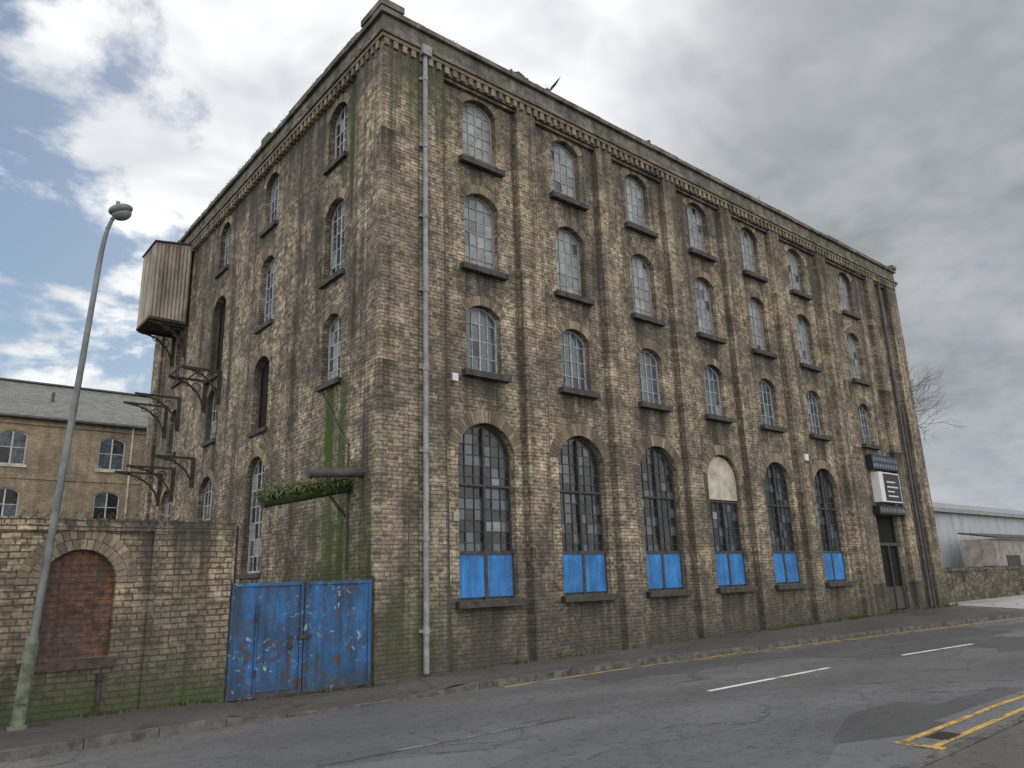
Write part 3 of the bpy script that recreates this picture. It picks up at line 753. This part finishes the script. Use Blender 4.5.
mb=MB(); mb.box((60,8.5,0),(84,11,3.9),0); mb.hexa([(59.8,8.2,3.9),(84,8.2,3.9),(84,11,4.4),(59.8,11,4.4),(59.8,8.2,4.02),(84,8.2,4.02),(84,11,4.52),(59.8,11,4.52)],1)
for i in range(4): mb.box((62+i*5,8.45,.1),(65+i*5,8.5,2.6),1)
mb.build('lean_to_store',[simple('render_pale',(.27,.25,.225),.9,.25,1.5),M['frame_dark']],None)

# ---------------------------------------------------------------- bare tree
mb=MB()
def branch(p,d,L,r,lev):
    n=3; pts=[p]; dd=d.copy()
    for i in range(n):
        dd=(dd+Vector((U(-1,1),U(-1,1),U(-.4,.9)))*.16).normalized(); q=pts[-1]+dd*L/n
        mb.cyl(pts[-1],q,r*(1-.25*i/n),r*(1-.25*(i+1)/n),6 if lev<2 else 4 if lev<4 else 3,0,False); pts.append(q)
    if lev>=7: return
    for i in range(3):
        ax=dd.orthogonal().normalized(); ax.rotate(Matrix.Rotation(U(0,6.28),3,dd)); nd=(dd+ax*U(.4,.95)+Vector((0,0,.09))).normalized()
        st=pts[-1] if i<2 else pts[2]
        branch(st,nd,L*U(.64,.82),r*.6,lev+1)
random.seed(11)
branch(Vector((38.0,7.7,0)),Vector((0,0,1)),5.0,.22,0)
mb.build('bare_tree',[M['bark']])
random.seed(5)
mb=MB()
N_=60
for k in range(N_):
    a=math.radians(-20+150*k/N_); b=math.radians(-20+150*(k+1)/N_); r=330
    ha=9+6*math.sin(k*.7)+4*math.sin(k*1.9);hb=9+6*math.sin((k+1)*.7)+4*math.sin((k+1)*1.9)
    mb.poly([(r*math.sin(a),r*math.cos(a),-1),(r*math.sin(b),r*math.cos(b),-1),(r*1.1*math.sin(b),r*1.1*math.cos(b),hb),(r*1.1*math.sin(a),r*1.1*math.cos(a),ha)])
mb.build('hills',[simple('hill_green',(.06,.07,.05),.95,.3,.05)])

# ---------------------------------------------------------------- birds on the parapet
def bird(loc,ang,wings=False):
    bm_=MB(); rz=Matrix.Rotation(ang,3,'Z')
    T=lambda v: tuple(rz@Vector(v)+Vector(loc))
    bm_.sphere(T((0,0,.16)),.1,0,12,8,(1.7,.85,.9),rz@Euler((0,math.radians(-25),0)).to_matrix())
    bm_.sphere(T((.15,0,.30)),.05,0,10,8); bm_.cyl(T((.1,0,.2)),T((.15,0,.3)),.06,.042,8)
    bm_.cyl(T((.19,0,.30)),T((.24,0,.285)),.014,.004,6)
    bm_.hexa([T(v) for v in ((-.12,-.04,.1),(-.12,.04,.1),(-.33,.05,.03),(-.33,-.05,.03),(-.12,-.04,.13),(-.12,.04,.13),(-.33,.05,.045),(-.33,-.05,.045))])
    for s in (-1,1):
        bm_.cyl(T((.02,s*.03,.1)),T((.03,s*.03,0)),.01,.008,5)
        if wings:
            bm_.poly([T(v) for v in ((.08,s*.06,.22),(.12,s*.22,.42),(.02,s*.4,.6),(-.06,s*.3,.45),(-.1,s*.08,.2))])
        else:
            bm_.poly([T(v) for v in ((.08,s*.085,.2),(-.05,s*.095,.23),(-.26,s*.04,.09),(-.05,s*.09,.1))])
    bm_.build('bird',[M['bird']],None,smooth=False)
bird((5.5,.1,15.43),.6,True); bird((4.3,.1,15.43),2.6); bird((9.9,.1,15.43),.3)

# ---------------------------------------------------------------- world
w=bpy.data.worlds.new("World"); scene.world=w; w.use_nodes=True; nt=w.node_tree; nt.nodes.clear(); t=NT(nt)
try: w.cycles.sampling_method='MANUAL'; w.cycles.sample_map_resolution=512
except Exception: pass
SUN=Vector((.293,.710,.64)).normalized(); el=math.asin(SUN.z); az=math.atan2(SUN.x,SUN.y)
sky=nt.nodes.new('ShaderNodeTexSky'); sky.sky_type='NISHITA'; sky.sun_disc=False; sky.sun_elevation=el; sky.sun_rotation=az; sky.air_density=1.3; sky.dust_density=.3; sky.ozone_density=1.6
bg1=nt.nodes.new('ShaderNodeBackground'); nt.links.new(sky.outputs[0],bg1.inputs[0]); bg1.inputs[1].default_value=.072
tc=nt.nodes.new('ShaderNodeTexCoord'); d=t.vmath('NORMALIZE',tc.outputs['Generated']); x,y,z=t.sep(d)
zz=t.math('ADD',t.math('MAXIMUM',z,0.0),.3)
pl=t.comb(t.math('DIVIDE',x,zz),t.math('DIVIDE',y,zz),t.math('MULTIPLY',z,.6))
n1=t.noise(pl,2.9,7,.6,.2); n2=t.noise(t.vmath('ADD',pl,(3.1,7.7,1.2)),2.2,4,.6,.4); n3=t.noise(t.vmath('ADD',pl,(1.1,2.7,5)),6.5,3,.6)
side=t.vmath('DOT_PRODUCT',d,(.765,-.644,0.0)); fw=t.vmath('DOT_PRODUCT',d,(.644,.765,0.0)); sg=t.vmath('DOT_PRODUCT',d,tuple(SUN))
cover=t.mr(side,-.5,-.12,.525,.20); glow=t.mr(sg,.82,1.0,0,1,True)
thr=t.math('SUBTRACT',cover,t.math('MULTIPLY',glow,.05))
mask=t.mr(n1,thr,t.math('ADD',thr,.10),0,1,True)
grey=t.mr(side,.0,.40,0,1,True)
shade=t.mr(n2,.36,.58,0,1)
lcol=t.mix(shade,(.58,.62,.68),(1.0,1.01,1.02))
rcol=t.mix(shade,(.27,.295,.325),(.385,.41,.445))
cc=t.mix(grey,lcol,rcol); cc=t.mix(t.mr(n3,.38,.66,0,.2),cc,(.86,.88,.9))
cc=t.mix(t.math('MULTIPLY',glow,.8),cc,t.mix(shade,(.74,.77,.81),(1.15,1.15,1.15)))
cc=t.mix(t.mr(z,0,.22,.5,0),cc,(.58,.62,.68))
back_fill=t.mr(fw,-.1,.2,1,0,True)  # unseen sky behind the camera, brightened as added fill for the facades
cc=t.mix(back_fill,cc,(1.02,1.0,.98))
bg2=nt.nodes.new('ShaderNodeBackground'); t.set(bg2.inputs[0],cc); t.set(bg2.inputs[1],t.mr(back_fill,0,1,1.0,1.9))
mx=nt.nodes.new('ShaderNodeMixShader'); t.set(mx.inputs[0],t.math('MAXIMUM',mask,back_fill)); nt.links.new(bg1.outputs[0],mx.inputs[1]); nt.links.new(bg2.outputs[0],mx.inputs[2])
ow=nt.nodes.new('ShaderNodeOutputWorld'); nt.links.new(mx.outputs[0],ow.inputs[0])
sl=bpy.data.lights.new('sun','SUN'); sl.energy=1.0; sl.angle=math.radians(14); sl.color=(1,.97,.92)
so=bpy.data.objects.new('sun',sl); COL.objects.link(so); so.rotation_euler=(-SUN).to_track_quat('-Z','Y').to_euler(); so.location=(0,0,60)
# ---------------------------------------------------------------- camera
f=746.1; yaw,pitch,roll=math.radians(40.092),math.radians(14.737),math.radians(-1.862)
fwd=Vector((math.sin(yaw)*math.cos(pitch),math.cos(yaw)*math.cos(pitch),math.sin(pitch))); right=Vector((math.cos(yaw),-math.sin(yaw),0)); up=right.cross(fwd)
r2=right*math.cos(roll)+up*math.sin(roll); u2=-right*math.sin(roll)+up*math.cos(roll)
cd=bpy.data.cameras.new('camera'); cd.sensor_width=36; cd.lens=f/1024*36; cd.clip_end=3000; cd.clip_start=.1
co=bpy.data.objects.new('camera',cd); COL.objects.link(co)
mt=Matrix((r2,u2,-fwd)).transposed().to_4x4(); mt.translation=Vector((-7.634,-13.442,1.9)); co.matrix_world=mt
scene.camera=co
scene.view_settings.view_transform='Standard'; scene.view_settings.look='None'; scene.view_settings.exposure=0; scene.view_settings.gamma=1
